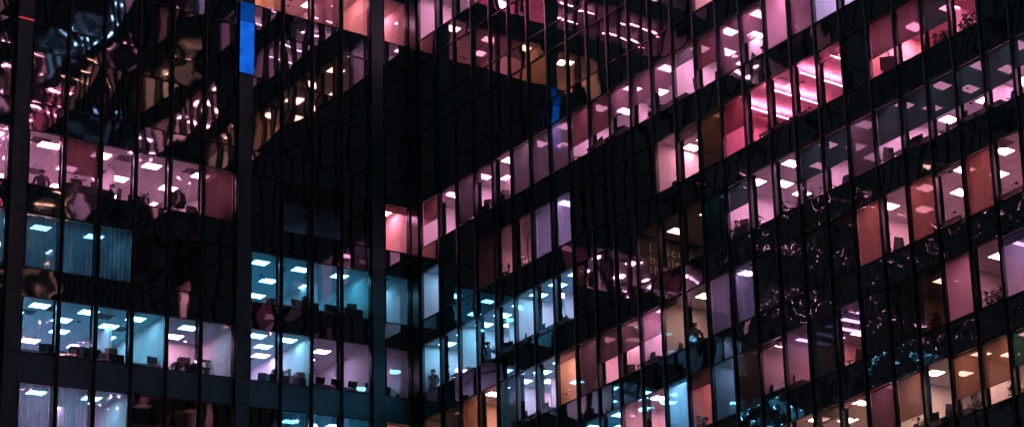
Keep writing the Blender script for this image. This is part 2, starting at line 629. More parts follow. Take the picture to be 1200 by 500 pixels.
for (w, k, a, b, lamp, o) in list(ROOMS):
    for i in range(a, b + 1):
        if (w, k, i) not in BL and w == 'R' and (k != 2 or not 11 <= i <= 13) and not o.get('plain') and random.random() < .35:
            blind(w, k, i, random.choice(('blind_mesh', 'blind_grey')), random.uniform(.72, .92), 1)
taken = {(w, k, i) for (w, k, a, b, lamp, o) in ROOMS for i in range(a, b + 1)}
DARK = set()
for k in (-1, -2):
    DARK |= {('L', k, i) for i in range(1, 12)}
    DARK |= {('R', k, j) for j in range(0, 11)}
DARK |= {('R', -1, j) for j in range(0, 20)}
DARK |= {('R', -2, j) for j in range(0, 25)}
DARK |= {('R', -3, j) for j in range(17, 25)}
for k in KS:                     # rooms that only other panes' reflections show
    for w in 'LR':
        ids = sorted(WIN[w])
        i = 0
        while i < len(ids):
            n = random.choice((1, 2, 2, 3, 3, 4))
            grp = ids[i:i + n]
            i += n
            if any((w, k, g) in taken or (w, k, g) in DARK for g in grp):
                continue
            a = WIN[w][grp[0]][0]
            b = WIN[w][grp[-1]][1]
            vis = False
            for q in grp:
                x, y = px(PW[w](sum(WIN[w][q]) / 2, 0, zb(k) + 1.2))
                if -25 < x < 1225 and -35 < y < 535:
                    vis = True
            if vis or k > 6 or random.random() > ((0.62 if k < 0 else 0.45) if w == 'R' else 0.28):
                continue
            c = random.choice(('pink', 'rose', 'amber', 'pink', 'lavender', 'vivid') if k < 1 else ('aqua', 'pink', 'teal', 'peach', 'lavender'))
            room(w, k, grp[0], grp[-1], c, lights=random.choice(('panel', 'panel', 'strip')))

# ------------------------------------------------------------------ the building
B = thing('office_building', 'dark glass office building of two wings meeting in an inner corner, lit rooms at night', 'building', (0, 0, GZ), absolute=True)


def pane(mb, w, s0, s1, z0, z1, mat, d=0.0, amp=0.004, seed=0.0):
    """a sheet of glass, pillowed and tilted a little as real panes are"""
    P = PW[w]
    pil = random.uniform(-1, 1) * amp
    ts, tz = random.uniform(-1, 1) * amp * 0.7, random.uniform(-1, 1) * amp * 0.7

    def fn(u, v):
        o = pil * 4 * (u * (1 - u)) * 4 * (v * (1 - v)) + ts * (u - .5) + tz * (v - .5)
        return P(s0 + (s1 - s0) * u, d + o, z0 + (z1 - z0) * v)
    mb.grid(fn, 6, 6, mat)


def in_frame(w, i, k, z0=0, z1=WH, m=4):
    a, b = WIN[w][i]
    pts = [px(PW[w](s, 0, zb(k) + z)) for s in (a, b) for z in (z0, z1)]
    x0, x1 = max(0, min(p[0] for p in pts)), min(1200, max(p[0] for p in pts))
    y0, y1 = max(0, min(p[1] for p in pts)), min(500, max(p[1] for p in pts))
    if x1 - x0 < m or y1 - y0 < m:
        return 0.0
    full = (max(p[0] for p in pts) - min(p[0] for p in pts)) * (max(p[1] for p in pts) - min(p[1] for p in pts))
    q = [p for p in pts]
    area = abs((pts[2][0] - pts[0][0]) * (pts[1][1] - pts[0][1]))
    return area * (x1 - x0) * (y1 - y0) / full


LIT = {}
for (w, k, a, b, lamp, o) in ROOMS:
    for i in range(a, b + 1):
        LIT[(w, k, i)] = lamp
cand = sorted(((in_frame(w, i, k), w, k, i) for (w, k, i) in LIT), reverse=True)
SINGLE = {(w, k, i) for ar, w, k, i in cand[:100] if ar > 30}
FM = 0.035                       # frame bar


def frame_bars(mb, w, s0, s1, z0, z1, mat, d0, d1, t=FM):
    P = PW[w]
    mb.box((s0, d0, z0), (s0 + t, d1, z1), mat, P)
    mb.box((s1 - t, d0, z0), (s1, d1, z1), mat, P)
    mb.box((s0 + t, d0, z0), (s1 - t, d1, z0 + t), mat, P)
    mb.box((s0 + t, d0, z1 - t), (s1 - t, d1, z1), mat, P)


def make_blinds(w, k, i, parent):
    s0, s1 = WIN[w][i]
    g = 0.075
    for (mat, lo, hi) in BL.get((w, k, i), ()):
        z0, z1 = zb(k) + FM + 0.01 + (WH - 2 * FM - 0.02) * lo, zb(k) + FM + 0.01 + (WH - 2 * FM - 0.02) * hi
        mb = MB()
        P = PW[w]
        if mat.startswith('curtain'):
            ph = random.random() * 6
            mb.grid(lambda u, v: P(s0 + g + (s1 - s0 - 2 * g) * u, 0.2 + 0.035 * math.sin(u * 46 + ph + 0.5 * math.sin(v * 3)), z0 + (z1 - z0) * v), 60, 4, mat)
            mb.build('curtain', parent)
        else:
            dd = 0.12
            # a roller blind: sheet with a little sag, a bottom rail and the roller
            mb.grid(lambda u, v: P(s0 + g + (s1 - s0 - 2 * g) * u, dd + 0.004 * math.sin(v * 9 + i), z0 + (z1 - z0) * v), 4, 8, mat)
            if lo > 0.02:
                mb.box((s0 + g, dd - 0.012, z0 - 0.025), (s1 - g, dd + 0.012, z0), 'vent_metal', P)
            mb.box((s0 + g, dd + 0.015, z1 - 0.06), (s1 - g, dd + 0.075, z1), 'vent_metal', P)
            mb.build('blind', parent)


stuff_win = MB()
for w in 'LR':
    for k in KS:
        for i, (s0, s1) in WIN[w].items():
            z0, z1 = zb(k), zb(k) + WH
            lit = (w, k, i) in LIT
            mat = 'window_glass' if lit else 'dark_glass'
            if w == 'R' and not lit and k in (2, 3, 4) and i >= 16:
                mat = 'warped_glass'
            if (w, k, i) in SINGLE:
                fb = MB()
                frame_bars(fb, w, s0 + 0.045, s1 - 0.045, z0, z1, 'frame_metal', -0.02, 0.09)
                wo = fb.build('window', B)
                pb = MB()
                pane(pb, w, s0 + 0.045 + FM, s1 - 0.045 - FM, z0 + FM, z1 - FM, mat, 0.03, 0.002)
                pb.build('pane', wo)
                make_blinds(w, k, i, wo)
            else:
                frame_bars(stuff_win, w, s0 + 0.045, s1 - 0.045, z0, z1, 'frame_metal' if lit else 'dark_metal', -0.02, 0.09)
                pane(stuff_win, w, s0 + 0.045 + FM, s1 - 0.045 - FM, z0 + FM, z1 - FM, mat, 0.03, 0.002 if lit else 0.0045)
                make_blinds(w, k, i, B)
stuff_win.build('window', B, 'stuff')

# spandrels: one band per storey and wing, a glass panel per module
for w in 'LR':
    for k in KS:
        z1, z0 = zb(k), zb(k + 1) + WH
        if k == KBOT:
            z0 = GZ
        bays = {}
        for i in WIN[w]:
            bays.setdefault((0 if i == 11 else 1 if i > 6 else 2 - (i - 6) // 6) if w == 'L' else 0, []).append(i)
        far = MB()
        for bay, ids in bays.items():
            mb = MB() if bay < 4 else far
            for i in ids:
                s0, s1 = WIN[w][i]
                if w == 'L' and k == 2:
                    mb.box((s0 + 0.01, 0.0, z0 + 0.012), (s1 - 0.01, 0.06, z1 - 0.012), 'spandrel_metal', PW[w])
                    continue
                wild = w == 'R' and ((k in (3, 4) and i >= 15) or (k == 2 and 14 <= i <= 20) or (k == 1 and 20 <= i <= 23))
                mt = 'warped_spandrel_glass' if wild else 'spandrel_glass'
                pane(mb, w, s0 + 0.02, s1 - 0.02, z0 + 0.015, z1 - 0.015, mt, 0.02, 0.012 if wild else 0.005)
            if mb is not far:
                mb.build('spandrel', B)
        if far.v:
            far.build('spandrel', B, 'stuff')
        # slab edge and floor behind the spandrel
        sl = MB()
        e = LEND if w == 'L' else REND
        sl.box((0.05, 0.10, z0 + 0.13), (e, 9.0, z1 - 0.46), 'slab', PW[w])
        sl.box((0.05, 0.10, z1 - 0.45), (e, 0.16, z1 - 0.02), 'slab', PW[w])
        sl.build('floor_slab', B)

cw = MB()
cw.box((-0.22, 0.52, GZ), (-0.1, 9.3, ZTOP), 'core_wall', PL)
cw.build('wall', B)
cw = MB()
cw.box((-0.42, 0.55, GZ), (-0.25, 9.3, ZTOP), 'core_wall', PR)
cw.build('wall', B)
# core walls close the wings at the back
for w in 'LR':
    cw = MB()
    e = LEND if w == 'L' else REND
    cw.box((0.05, 9.05, GZ), (e, 9.3, ZTOP), 'core_wall', PW[w])
    cw.box((e + 0.01, 0.0, GZ), (e + 0.3, 9.3, ZTOP), 'core_wall', PW[w])
    cw.build('wall', B)
    rf = MB()
    rf.box((0.0, -0.1, ZTOP), (e + 0.3, 9.3, ZTOP + 0.4), 'dark_metal', PW[w])
    rf.build('roof', B)

# mullions
stuff_mul = MB()
for w in 'LR':
    edges = sorted({round(v, 3) for pair in WIN[w].values() for v in pair})
    for e in edges:
        if w == 'L' and any(abs(e - p) < 0.06 for pr in LPIL for p in pr) or (w == 'L' and e < 0.2) or (w == 'R' and e < 0.95):
            continue
        x, y = px(PW[w](e, 0, 0))
        x2, y2 = px(PW[w](e, 0, -15))
        vis = -10 < x < 1225 or -10 < x2 < 1225
        mb = MB() if vis else stuff_mul
        hw, dp = (0.036, 0.09) if w == 'L' else (0.055, 0.035)
        P = PW[w]
        mb.box((e - hw, -dp, GZ), (e + hw, 0.0, ZTOP), 'dark_metal', P)
        mb.box((e - hw + 0.012, -dp - 0.02, GZ), (e + hw - 0.012, -dp, ZTOP), 'dark_metal', P)
        mb.box((e - hw + 0.01, 0.0, GZ), (e + hw - 0.01, 0.14, ZTOP), 'dark_metal', P)
        if vis:
            mb.build('mullion', B)
stuff_mul.build('mullion', B, 'stuff')

# pilasters with panel joints
for n, (a, b) in enumerate(LPIL):
    mb = MB()
    mb.box((a, 0.0, GZ), (b, 0.5, ZTOP), 'dark_metal', PL)
    for k in KS:
        for (u0, u1) in ((zb(k) - 1.27 + 0.01, zb(k) - 0.01), (zb(k) + 0.01, zb(k) + WH - 0.01)):
            if n == 1 and k == -2:
                pass
            mb.box((a + 0.03, -0.16, u0), (b - 0.03, 0.0, u1), 'pilaster_panel', PL)
    po = mb.build('pilaster', B)
    if n == 1:
        lp = MB()
        lp.box((a + 0.02, -0.21, 7.62), (b - 0.02, -0.163, 10.28), 'blue_light_panel', PL)
        lp.build('light_panel', po)
        lp = MB()
        lp.box((a + 0.02, -0.21, 10.31), (b - 0.02, -0.163, 11.3), 'dim_blue_panel', PL)
        lp.build('light_panel', po)
    if n == 2:
        lp = MB()
        lp.box((a + 0.03, -0.19, 7.57), (b - 0.03, -0.163, 7.63), 'red_strip', PL)
        lp.build('light_strip', po)
cc = MB()
cc.box((-0.5, 0.0, GZ), (0.08, 0.5, ZTOP), 'dark_metal', PL)
cc.box((0.0, -0.06, GZ), (0.86, 0.0, ZTOP), 'dark_metal', PR)
for k in KS:
    cc.box((0.25, -0.085, zb(k) - 1.25), (0.8, -0.06, zb(k) + WH - 0.02), 'dark_metal', PR)
cc.box((0.02, -0.10, GZ), (0.12, -0.06, ZTOP), 'frame_metal', PR)
cc.build('corner_column', B)

# ------------------------------------------------------------------ rooms
LAMPS = []                       # (wing, storey, s, d, z, style, material)
for (w, k, a, b, lamp, o) in ROOMS:
    P = PW[w]
    s0 = min(WIN[w][a][0], WIN[w][b][0]) + 0.0
    s1 = max(WIN[w][a][1], WIN[w][b][1]) - 0.0
    z0, z1, D = zb(k) - 0.45, zb(k) + WH + 0.03, o['depth']
    mb = MB()
    g = 0.03
    s0 += g
    s1 -= g
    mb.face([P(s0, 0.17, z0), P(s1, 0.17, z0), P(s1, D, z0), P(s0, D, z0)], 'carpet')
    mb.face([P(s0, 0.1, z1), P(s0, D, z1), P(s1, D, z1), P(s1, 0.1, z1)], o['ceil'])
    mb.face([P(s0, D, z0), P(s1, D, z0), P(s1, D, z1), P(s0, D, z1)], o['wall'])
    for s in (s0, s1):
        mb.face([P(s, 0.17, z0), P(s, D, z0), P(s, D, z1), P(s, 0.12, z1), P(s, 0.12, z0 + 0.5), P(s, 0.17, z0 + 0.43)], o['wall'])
    # skirting and a ledge under the glass
    mb.box((s0 + 0.01, D - 0.03, z0 + 0.002), (s1 - 0.01, D - 0.005, z0 + 0.1), 'grey_wall', P)
    mb.box((s0 + 0.01, 0.165, z0 + 0.405), (s1 - 0.01, 0.3, z0 + 0.44), 'pale_wall', P)
    for i in range(a, b + 1):
        for e in WIN[w][i]:
            if s0 + 0.3 < e < s1 - 0.3:
                mb.box((e - 0.07, 0.15, z0 + 0.45), (e + 0.07, 0.36 if w == 'L' else 0.30, z1 - 0.004), 'pale_wall', P)
    rr = random.Random(k * 31 + a)
    for q in range(int((s1 - s0) * 1.6)):       # sprinkler heads and detectors
        ss, dd = rr.uniform(s0 + .3, s1 - .3), rr.uniform(.5, D - .3)
        mb.box((ss - .05, dd - .05, z1 - .05), (ss + .05, dd + .05, z1 - .003), 'vent_metal', P)
    if s1 - s0 > 3.4 and o['lights'] == 'panel' and o.get('cross', True):     # a cross wall and a pinboard
        e = WIN[w][sorted(range(a, b + 1))[(b - a + 1) // 2]][0]
        e += rr.uniform(-.2, .2)
        mb.box((e - .05, (2.3 if w == 'L' else 1.5), z0 + .003), (e + .05, D - .04, z1 - .003), 'pale_wall', P)
    for q in range(int((s1 - s0) / 1.5)):
        ss = s0 + .5 + q * 1.5 + rr.uniform(0, .4)
        if ss + .7 < s1:
            hh = rr.uniform(.4, .9)
            mb.box((ss, D - .03, z0 + 1.4), (ss + rr.uniform(.4, .8), D - .006, z0 + 1.4 + hh), rr.choice(('paper', 'grey_wall', 'box_board')), P)
    mb.build('office_interior', B)
    lm = ('dimlamp_' if o['dim'] else 'lamp_') + lamp
    rows = o['rows'] or ((1.3, 3.4, 5.6) if w == 'L' else (0.7, 1.7, 2.9))
    zc = z1 - 0.004
    if o['lights'] in ('panel', 'grid'):
        step = o.get('step', 1.9 if w == 'L' else 2.4)
        if o['lights'] == 'grid':
            step = 1.25
        n = max(1, int(round((s1 - s0) / step)))
        for ri, dd in enumerate(rows):
            lq = lm
            if isinstance(dd, tuple):
                dd, lq = dd[0], 'lamp_' + dd[1]
            for q in range(n):
                ss = s0 + (s1 - s0) * (q + 0.5) / n + (0.35 if ri % 2 else -0.1) * (n > 1)
                if ss < s0 + 0.4 or ss > s1 - 0.4 or dd > D - 0.4:
                    if n > 1:
                        continue
                LAMPS.append((w, k, ss, min(dd, D - 0.5), zc, 'panel', lq))
    elif o['lights'] == 'strip':
        for dd in rows:
            n = max(1, int((s1 - s0) / (2.6 if w == 'L' else 1.6)))
            for q in range(n):
                LAMPS.append((w, k, s0 + (s1 - s0) * (q + 0.5) / n, dd, zc - 0.28, 'strip', lm))
    elif o['lights'] == 'tube':
        n = max(1, int((s1 - s0) / 0.8))
        for dd in rows:
            for q in range(n):
                LAMPS.append((w, k, s0 + (s1 - s0) * (q + 0.5) / n, dd, zc - 0.4, 'tube', 'tube_violet'))
                if q % 2:
                    LAMPS.append((w, k, s0 + (s1 - s0) * (q + 0.5) / n, dd + 1.6, zc, 'panel', lm))
    if o['washer']:
        mt, st = o['washer']
        n = int((s1 - s0) / 0.85)
        for q in range(n):
            LAMPS.append((w, k, s0 + (s1 - s0) * (q + 0.5) / n, D - 0.35, zc, 'spot', mt))


def seen_at(w, p):
    """where the line from the camera to p crosses the facade"""
    p = Vector(p)
    v = p - CAM
    t = (-CAM.y / v.y) if w == 'L' else (-CAM.x / v.x)
    c = CAM + v * t
    return (-c.x if w == 'L' else -c.y), c.z


def seen_window(w, k, p):
    s, z = seen_at(w, p)
    x, y = px(p)
    if not (0 < x < 1200 and 0 < y < 500):
        return None
    if not (zb(k) + 0.03 < z < zb(k) + WH):
        return None
    for i, (a, b) in WIN[w].items():
        if a < s < b:
            for (mat, lo, hi) in BL.get((w, k, i), ()):
                if mat in ('blind_brown', 'blind_wine', 'blind_grey', 'blind_dark', 'blind_frost') and zb(k) + WH * lo < z < zb(k) + WH * hi:
                    return None
            return i
    return None


COLW = {'pink': 'pink', 'vivid': 'hot pink', 'rose': 'rose', 'teal': 'cyan', 'aqua': 'pale cyan', 'lavender': 'lavender', 'blue': 'dim blue', 'peach': 'peach', 'amber': 'amber', 'violet': 'violet'}
LMESH = {}


def lamp_mesh(style, mat):
    """housing with glowing face, hung just under the ceiling; local x along the facade, y inwards"""
    if (style, mat) in LMESH:
        return LMESH[(style, mat)]
    hb, fb = MB(), MB()
    if style == 'panel':
        t = 0.03
        for lo, hi in (((-.32, -.32), (.32, -.29)), ((-.32, .29), (.32, .32)), ((-.32, -.29), (-.29, .29)), ((.29, -.29), (.32, .29))):
            hb.box((lo[0], lo[1], -t), (hi[0], hi[1], 0), 'white_wall')
        fb.box((-.29, -.29, -0.018), (.29, .29, -0.004), mat)
        for q in (-.145, 0, .145):
            hb.box((q - .009, -.29, -0.03), (q + .009, .29, -0.019), 'white_wall')
    elif style == 'strip':
        hb.box((-1.2, -.032, -0.03), (1.2, -.025, 0), 'white_wall')
        hb.box((-1.2, .025, -0.03), (1.2, .032, 0), 'white_wall')
        for x in (-.8, .8):
            hb.tube((x, 0, 0), (x, 0, .28), .006, .006, 'vent_metal', 6)
        fb.box((-1.2, -.024, -0.022), (1.2, .024, -0.004), mat.replace('lamp', 'tube') if 'dim' not in mat else mat)
    elif style == 'tube':
        hb.box((-.75, -.11, 0.03), (.75, .11, 0.07), 'white_wall')
        for x in (-.5, .5):
            hb.tube((x, 0, 0.07), (x, 0, 0.55), .008, .008, 'vent_metal', 6)
        for y in (-.075, .075):
            fb.tube((-.74, y, 0.0), (.74, y, 0.0), .028, .028, mat, 8)
    else:
        hb.lathe([(.075, 0), (.075, -.012), (.055, -.012), (.055, 0)], 'white_wall', 12)
        fb.lathe([(.054, -.004), (.0005, -.004)], mat, 12)
    LMESH[(style, mat)] = (hb, fb)
    return LMESH[(style, mat)]


vis = []
stuff_lamp = MB()
for (w, k, s, d, z, style, mat) in LAMPS:
    i = seen_window(w, k, PW[w](s, d, z)) if (w, k) in ROWNAME else None
    if i is None:
        hb, fb = lamp_mesh(style, mat)
        for mb in (fb,):
            o0 = len(stuff_lamp.v)
            for (x, y, zz) in mb.v:
                if style in ('strip', 'tube') and w == 'R':
                    x, y = y, x
                stuff_lamp.v.append(PW[w](s + x, d + y, z + zz))
            for fc, mi in zip(mb.f, mb.m):
                stuff_lamp.f.append(tuple(o0 + q for q in fc))
                stuff_lamp.m.append(stuff_lamp.slot(mb.slots[mi]))
                stuff_lamp.s.append(False)
    else:
        vis.append((w, k, i, d, s, z, style, mat))
stuff_lamp.build('ceiling_light', B, 'stuff')
vis.sort(key=lambda t: (t[0], t[1], t[2], t[6], t[3], t[4]))
PROTO = {}
cnt = {}
for t in vis:
    cnt[(t[0], t[1], t[2], t[6])] = cnt.get((t[0], t[1], t[2], t[6]), 0) + 1
seq = {}
KIND = {'panel': ('ceiling_light', 'square ceiling light', 'ceiling light'), 'strip': ('strip_light', 'strip light', 'strip light'),
        'tube': ('tube_light', 'hanging twin tube light', 'tube light'), 'spot': ('downlight', 'small round downlight', 'downlight')}
for (w, k, i, d, s, z, style, mat) in vis:
    key = (w, k, i, style)
    q = seq[key] = seq.get(key, 0) + 1
    n = cnt[key]
    pos = '' if n == 1 else ('upper ', 'lower ')[q - 1] if n == 2 else ('topmost ', 'second highest ', 'third highest ', 'fourth highest ', 'fifth highest ')[min(q - 1, 4)]
    c = COLW[mat.split('_')[1]]
    name, words, cat = KIND[style]
    label = f"{pos}{c} {words} in {win_no(w, i)} window from corner, {ROWNAME[(w, k)]}"
    if len(label.split()) > 16:
        label = label.replace(c + ' ', '')
    group = f"{cat}s in {ROWNAME[(w, k)]}"
    rz = 0
    if (style, mat) in PROTO:
        o = copy_tree(PROTO[(style, mat)])
        o.location = PW[w](s, d, z)
        o.rotation_euler = (0, 0, rz)
        tag(o, label, cat, group)
    else:
        hb, fb = lamp_mesh(style, mat)
        o = thing(name, label, cat, PW[w](s, d, z), rz, group)
        hb.build('housing', o)
        fb.build('tube' if style == 'tube' else 'diffuser', o)
        PROTO[(style, mat)] = o

# ------------------------------------------------------------------ furniture, plants and people
FL = -0.45                       # floor below the sill line


def col_at(w, k, x, d, dz=0.3):
    """distance along the facade of the spot, d metres inside, that lies on picture column x"""
    lo, hi = -1.0, 60.0
    for _ in range(50):
        m = (lo + hi) / 2
        xx = px(PW[w](m, d, zb(k) + dz))[0]
        if (xx > x) == (w == 'L'):
            lo = m
        else:
            hi = m
    return lo


PROT = {}


def put(kind, maker, w, k, s, d, label, cat, group=None, rz=0.0, dz=FL):
    """first of its kind is built, the others are copies with all their parts"""
    if kind in PROT:
        o = copy_tree(PROT[kind])
    else:
        o = thing(kind.split(':')[0], '-', cat)
        maker(o)
        PROT[kind] = o
    o.location = PW[w](s, d, zb(k) + dz)
    o.rotation_euler = (0, 0, rz + (0 if w == 'L' else -math.pi / 2))
    tag(o, label, cat, group)
    return o


def mk_chair(o):
    mb = MB()
    mb.grid(lambda u, v: ((u - .5) * .48 * (1 - .15 * abs(v - .5)), (v - .5) * .46, .46 + .05 * math.cos((u - .5) * 2.6) * math.cos((v - .5) * 2.6)), 6, 6, 'grey_fabric')
    mb.box((-.22, -.21, .42), (.22, .21, .46), 'black_plastic')
    mb.build('seat', o)
    mb = MB()
    mb.grid(lambda u, v: ((u - .5) * (.46 - .1 * v * v), .22 + .07 * v - .05 * math.cos((u - .5) * 3), .56 + .62 * v), 6, 8, 'grey_fabric')
    mb.grid(lambda u, v: ((u - .5) * (.46 - .1 * v * v), .25 + .07 * v - .05 * math.cos((u - .5) * 3), .56 + .62 * v), 6, 8, 'black_plastic')
    mb.box((-.03, .18, .40), (.03, .24, .75), 'black_plastic')
    mb.build('backrest', o)
    for x in (-.27, .27):
        mb = MB()
        mb.box((x - .02, -.02, .44), (x + .02, .02, .66), 'black_plastic')
        mb.box((x - .03, -.14, .66), (x + .03, .14, .69), 'black_plastic')
        mb.build('armrest', o)
    mb = MB()
    mb.tube((0, 0, .08), (0, 0, .42), .03, .025, 'vent_metal')
    for q in range(5):
        t = q * 2 * math.pi / 5
        mb.tube((0, 0, .1), (.29 * math.cos(t), .29 * math.sin(t), .06), .025, .015, 'black_plastic', 6)
        mb.lathe([(.0, 0), (.03, .01), (.03, .05), (0, .06)], 'black_plastic', 8, (.29 * math.cos(t), .29 * math.sin(t), 0))
    mb.build('base', o)


def mk_desk(o):
    mb = MB()
    mb.box((-.8, -.38, .71), (.8, .38, .74), 'desk_top')
    mb.build('desk_top', o)
    for x in (-.74, .74):
        for y in (-.33, .33):
            mb = MB()
            mb.tube((x, y, 0), (x, y, .71), .025, .03, 'vent_metal', 8)
            mb.build('leg', o)
    mb = MB()
    mb.box((-.72, .30, .35), (.72, .32, .70), 'vent_metal')
    mb.build('modesty_panel', o)


def mk_monitor(o):
    mb = MB()
    mb.box((-.29, -.02, .12), (.29, .02, .48), 'black_plastic')
    mb.box((-.2, -.045, .2), (.2, -.02, .4), 'black_plastic')
    mb.build('housing', o)
    mb = MB()
    mb.box((-.275, .0205, .135), (.275, .022, .465), 'screen')
    mb.build('screen', o)
    mb = MB()
    mb.tube((0, -.05, .01), (0, -.05, .3), .02, .018, 'vent_metal')
    mb.lathe([(.0, 0), (.13, 0), (.13, .012), (.02, .02), (0, .02)], 'vent_metal', 16, (0, -.04, 0))
    mb.build('stand', o)


def mk_plant(o, h=1.25, n=110, spread=.36, seed=1):
    rnd = random.Random(seed)
    mb = MB()
    mb.lathe([(0, 0), (.13, 0), (.17, .3), (.18, .32), (.16, .32), (.15, .27), (0, .27)], 'pot', 16)
    mb.build('pot', o)
    st, lf = MB(), MB()
    for q in range(7):
        t = q * 2.4
        top = Vector((spread * .6 * math.cos(t) * rnd.uniform(.3, 1), spread * .6 * math.sin(t) * rnd.uniform(.3, 1), h * rnd.uniform(.6, 1)))
        st.tube((0.02 * math.cos(t), .02 * math.sin(t), .26), top, .011, .005, 'stem', 5)
        for j in range(n // 7):
            a = rnd.uniform(.35, 1.05)
            c = Vector((0, 0, .26)).lerp(top, a)
            dr = Vector((rnd.uniform(-1, 1), rnd.uniform(-1, 1), rnd.uniform(-.5, .7))).normalized()
            L = rnd.uniform(.12, .26)
            sd = dr.cross(Vector((0, 0, 1))).normalized() * L * .2
            tip = c + dr * L - Vector((0, 0, L * .25))
            mid = c + dr * L * .5
            lf.face([c, mid + sd, tip, mid - sd], 'leaf', True)
    st.build('stem', o)
    lf.build('foliage', o)


def mk_coat_stand(o):
    mb = MB()
    mb.tube((0, 0, .02), (0, 0, 1.78), .02, .016, 'vent_metal')
    for q in range(4):
        t = q * math.pi / 2
        mb.tube((0, 0, .2), (.24 * math.cos(t), .24 * math.sin(t), 0.01), .014, .012, 'vent_metal', 6)
        mb.tube((0, 0, 1.66), (.15 * math.cos(t), .15 * math.sin(t), 1.78), .012, .01, 'vent_metal', 6)
    mb.build('stand', o)


def mk_coat(o):
    mb = MB()

    def prof(u, v):
        t = u * 2 * math.pi
        w = .10 + .15 * min(1, v * 3.2) + .03 * v
        dd = .05 + .07 * min(1, v * 3) + .012 * math.sin(t * 5) * v
        return (w * math.cos(t), dd * math.sin(t), -v * .85)
    mb.grid(prof, 28, 10, 'coat')
    mb.build('body', o)
    for x in (-1, 1):
        mb = MB()
        mb.tube((x * .2, 0, -.12), (x * .29, .02, -.62), .06, .048, 'coat', 10)
        mb.build('sleeve', o)
    mb = MB()
    mb.lathe([(.1, -.06), (.085, 0), (.06, .02), (.05, -.02)], 'coat', 12)
    mb.build('collar', o)


def mk_shelf(o):
    for x in (-.5, .5):
        mb = MB()
        mb.box((x - .015, -.17, 0), (x + .015, .17, 1.9), 'vent_metal')
        mb.build('side_panel', o)
    for q in range(6):
        mb = MB()
        mb.box((-.485, -.17, .05 + q * .36), (.485, .17, .08 + q * .36), 'vent_metal')
        mb.build('shelf', o)


def mk_binders(o):
    rnd = random.Random(3)
    mb = MB()
    x = -.2
    while x < .2:
        t = rnd.uniform(.03, .07)
        mb.box((x, -.12, 0), (x + t - .004, .12, rnd.uniform(.22, .3)), rnd.choice(('paper', 'grey_fabric', 'box_board', 'coat')))
        x += t
    mb.build('binder_row', o)


def mk_table(o):
    mb = MB()
    mb.box((-.8, -.4, .72), (.8, .4, .75), 'black_plastic')
    mb.build('table_top', o)
    for x in (-.72, .72):
        for y in (-.33, .33):
            mb = MB()
            mb.tube((x, y, 0), (x * .96, y * .96, .72), .018, .024, 'black_plastic', 8)
            mb.build('leg', o)


def mk_sidechair(o):
    mb = MB()
    mb.grid(lambda u, v: ((u - .5) * .44, (v - .5) * .42, .45 - .02 * math.cos((u - .5) * 3)), 5, 5, 'black_plastic')
    mb.box((-.2, -.19, .41), (.2, .19, .43), 'black_plastic')
    mb.build('seat', o)
    mb = MB()
    mb.grid(lambda u, v: ((u - .5) * .42, .2 + .08 * v - .04 * math.cos((u - .5) * 3), .6 + .3 * v), 5, 5, 'black_plastic')
    mb.build('backrest', o)
    for x in (-.19, .19):
        for y in (-.18, .18):
            mb = MB()
            mb.tube((x * 1.1, y * 1.1, 0), (x, y, .44 if y < 0 else .62), .012, .012, 'vent_metal', 6)
            mb.build('leg', o)


def mk_armchair(o):
    mb = MB()
    mb.box((-.34, -.34, .12), (.34, .3, .44), 'grey_fabric')
    mb.build('seat', o)
    mb = MB()
    mb.grid(lambda u, v: (.42 * math.cos(math.pi * u), .02 + .36 * math.sin(math.pi * u), .12 + (.75 + .45 * math.sin(math.pi * u)) * v), 14, 6, 'grey_fabric')
    mb.grid(lambda u, v: (.47 * math.cos(math.pi * u), .02 + .41 * math.sin(math.pi * u), .12 + (.75 + .45 * math.sin(math.pi * u)) * v), 14, 6, 'grey_fabric')
    mb.build('backrest', o)
    for x in (-.28, .28):
        for y in (-.26, .26):
            mb = MB()
            mb.tube((x, y, 0), (x, y, .12), .015, .02, 'vent_metal', 6)
            mb.build('leg', o)


def mk_vent(o):
    mb = MB()
    for lo, hi in (((-.3, -.3), (.3, -.26)), ((-.3, .26), (.3, .3)), ((-.3, -.26), (-.26, .26)), ((.26, -.26), (.3, .26))):
        mb.box((lo[0], lo[1], -.02), (hi[0], hi[1], -.002), 'vent_metal')
    mb.build('frame', o)
    mb = MB()
    for q in range(8):
        y = -.23 + q * .0657
        mb.face([(-.26, y, -.004), (.26, y, -.004), (.26, y + .05, -.018), (-.26, y + .05, -.018)], 'vent_metal')
    mb.box((-.26, -.26, -.003), (.26, .26, -.0015), 'black_plastic')
    mb.build('grille', o)


def mk_boxes(o):
    mb = MB()
    mb.box((-.2, -.15, 0), (.2, .15, .28), 'box_board')
    mb.build('carton', o)
    mb = MB()
    mb.box((-.205, -.03, .281), (.205, .03, .284), 'paper')
    mb.build('tape', o)


def mk_cabinet(o):
    mb = MB()
    mb.box((-.4, -.22, 0), (.4, .22, 1.05), 'vent_metal')
    mb.build('body', o)
    for q in range(3):
        mb = MB()
        mb.box((-.37, -.235, .05 + q * .33), (.37, -.221, .35 + q * .33), 'grey_fabric')
        mb.build('drawer', o)


def mk_lamp(o):
    mb = MB()
    mb.lathe([(0, 0), (.1, 0), (.1, .015), (.015, .025), (0, .025)], 'black_plastic', 14)
    mb.build('base', o)
    mb = MB()
    mb.tube((0, 0, .02), (-.16, 0, .36), .012, .01, 'black_plastic', 6)
    mb.tube((-.16, 0, .36), (.12, 0, .56), .01, .01, 'black_plastic', 6)
    mb.build('arm', o)
    mb = MB()
    mb.lathe([(.02, .06), (.04, .05), (.085, -.04), (.08, -.04), (.035, .04)], 'black_plastic', 14, (.15, 0, .53))
    mb.build('lamp_shade', o)


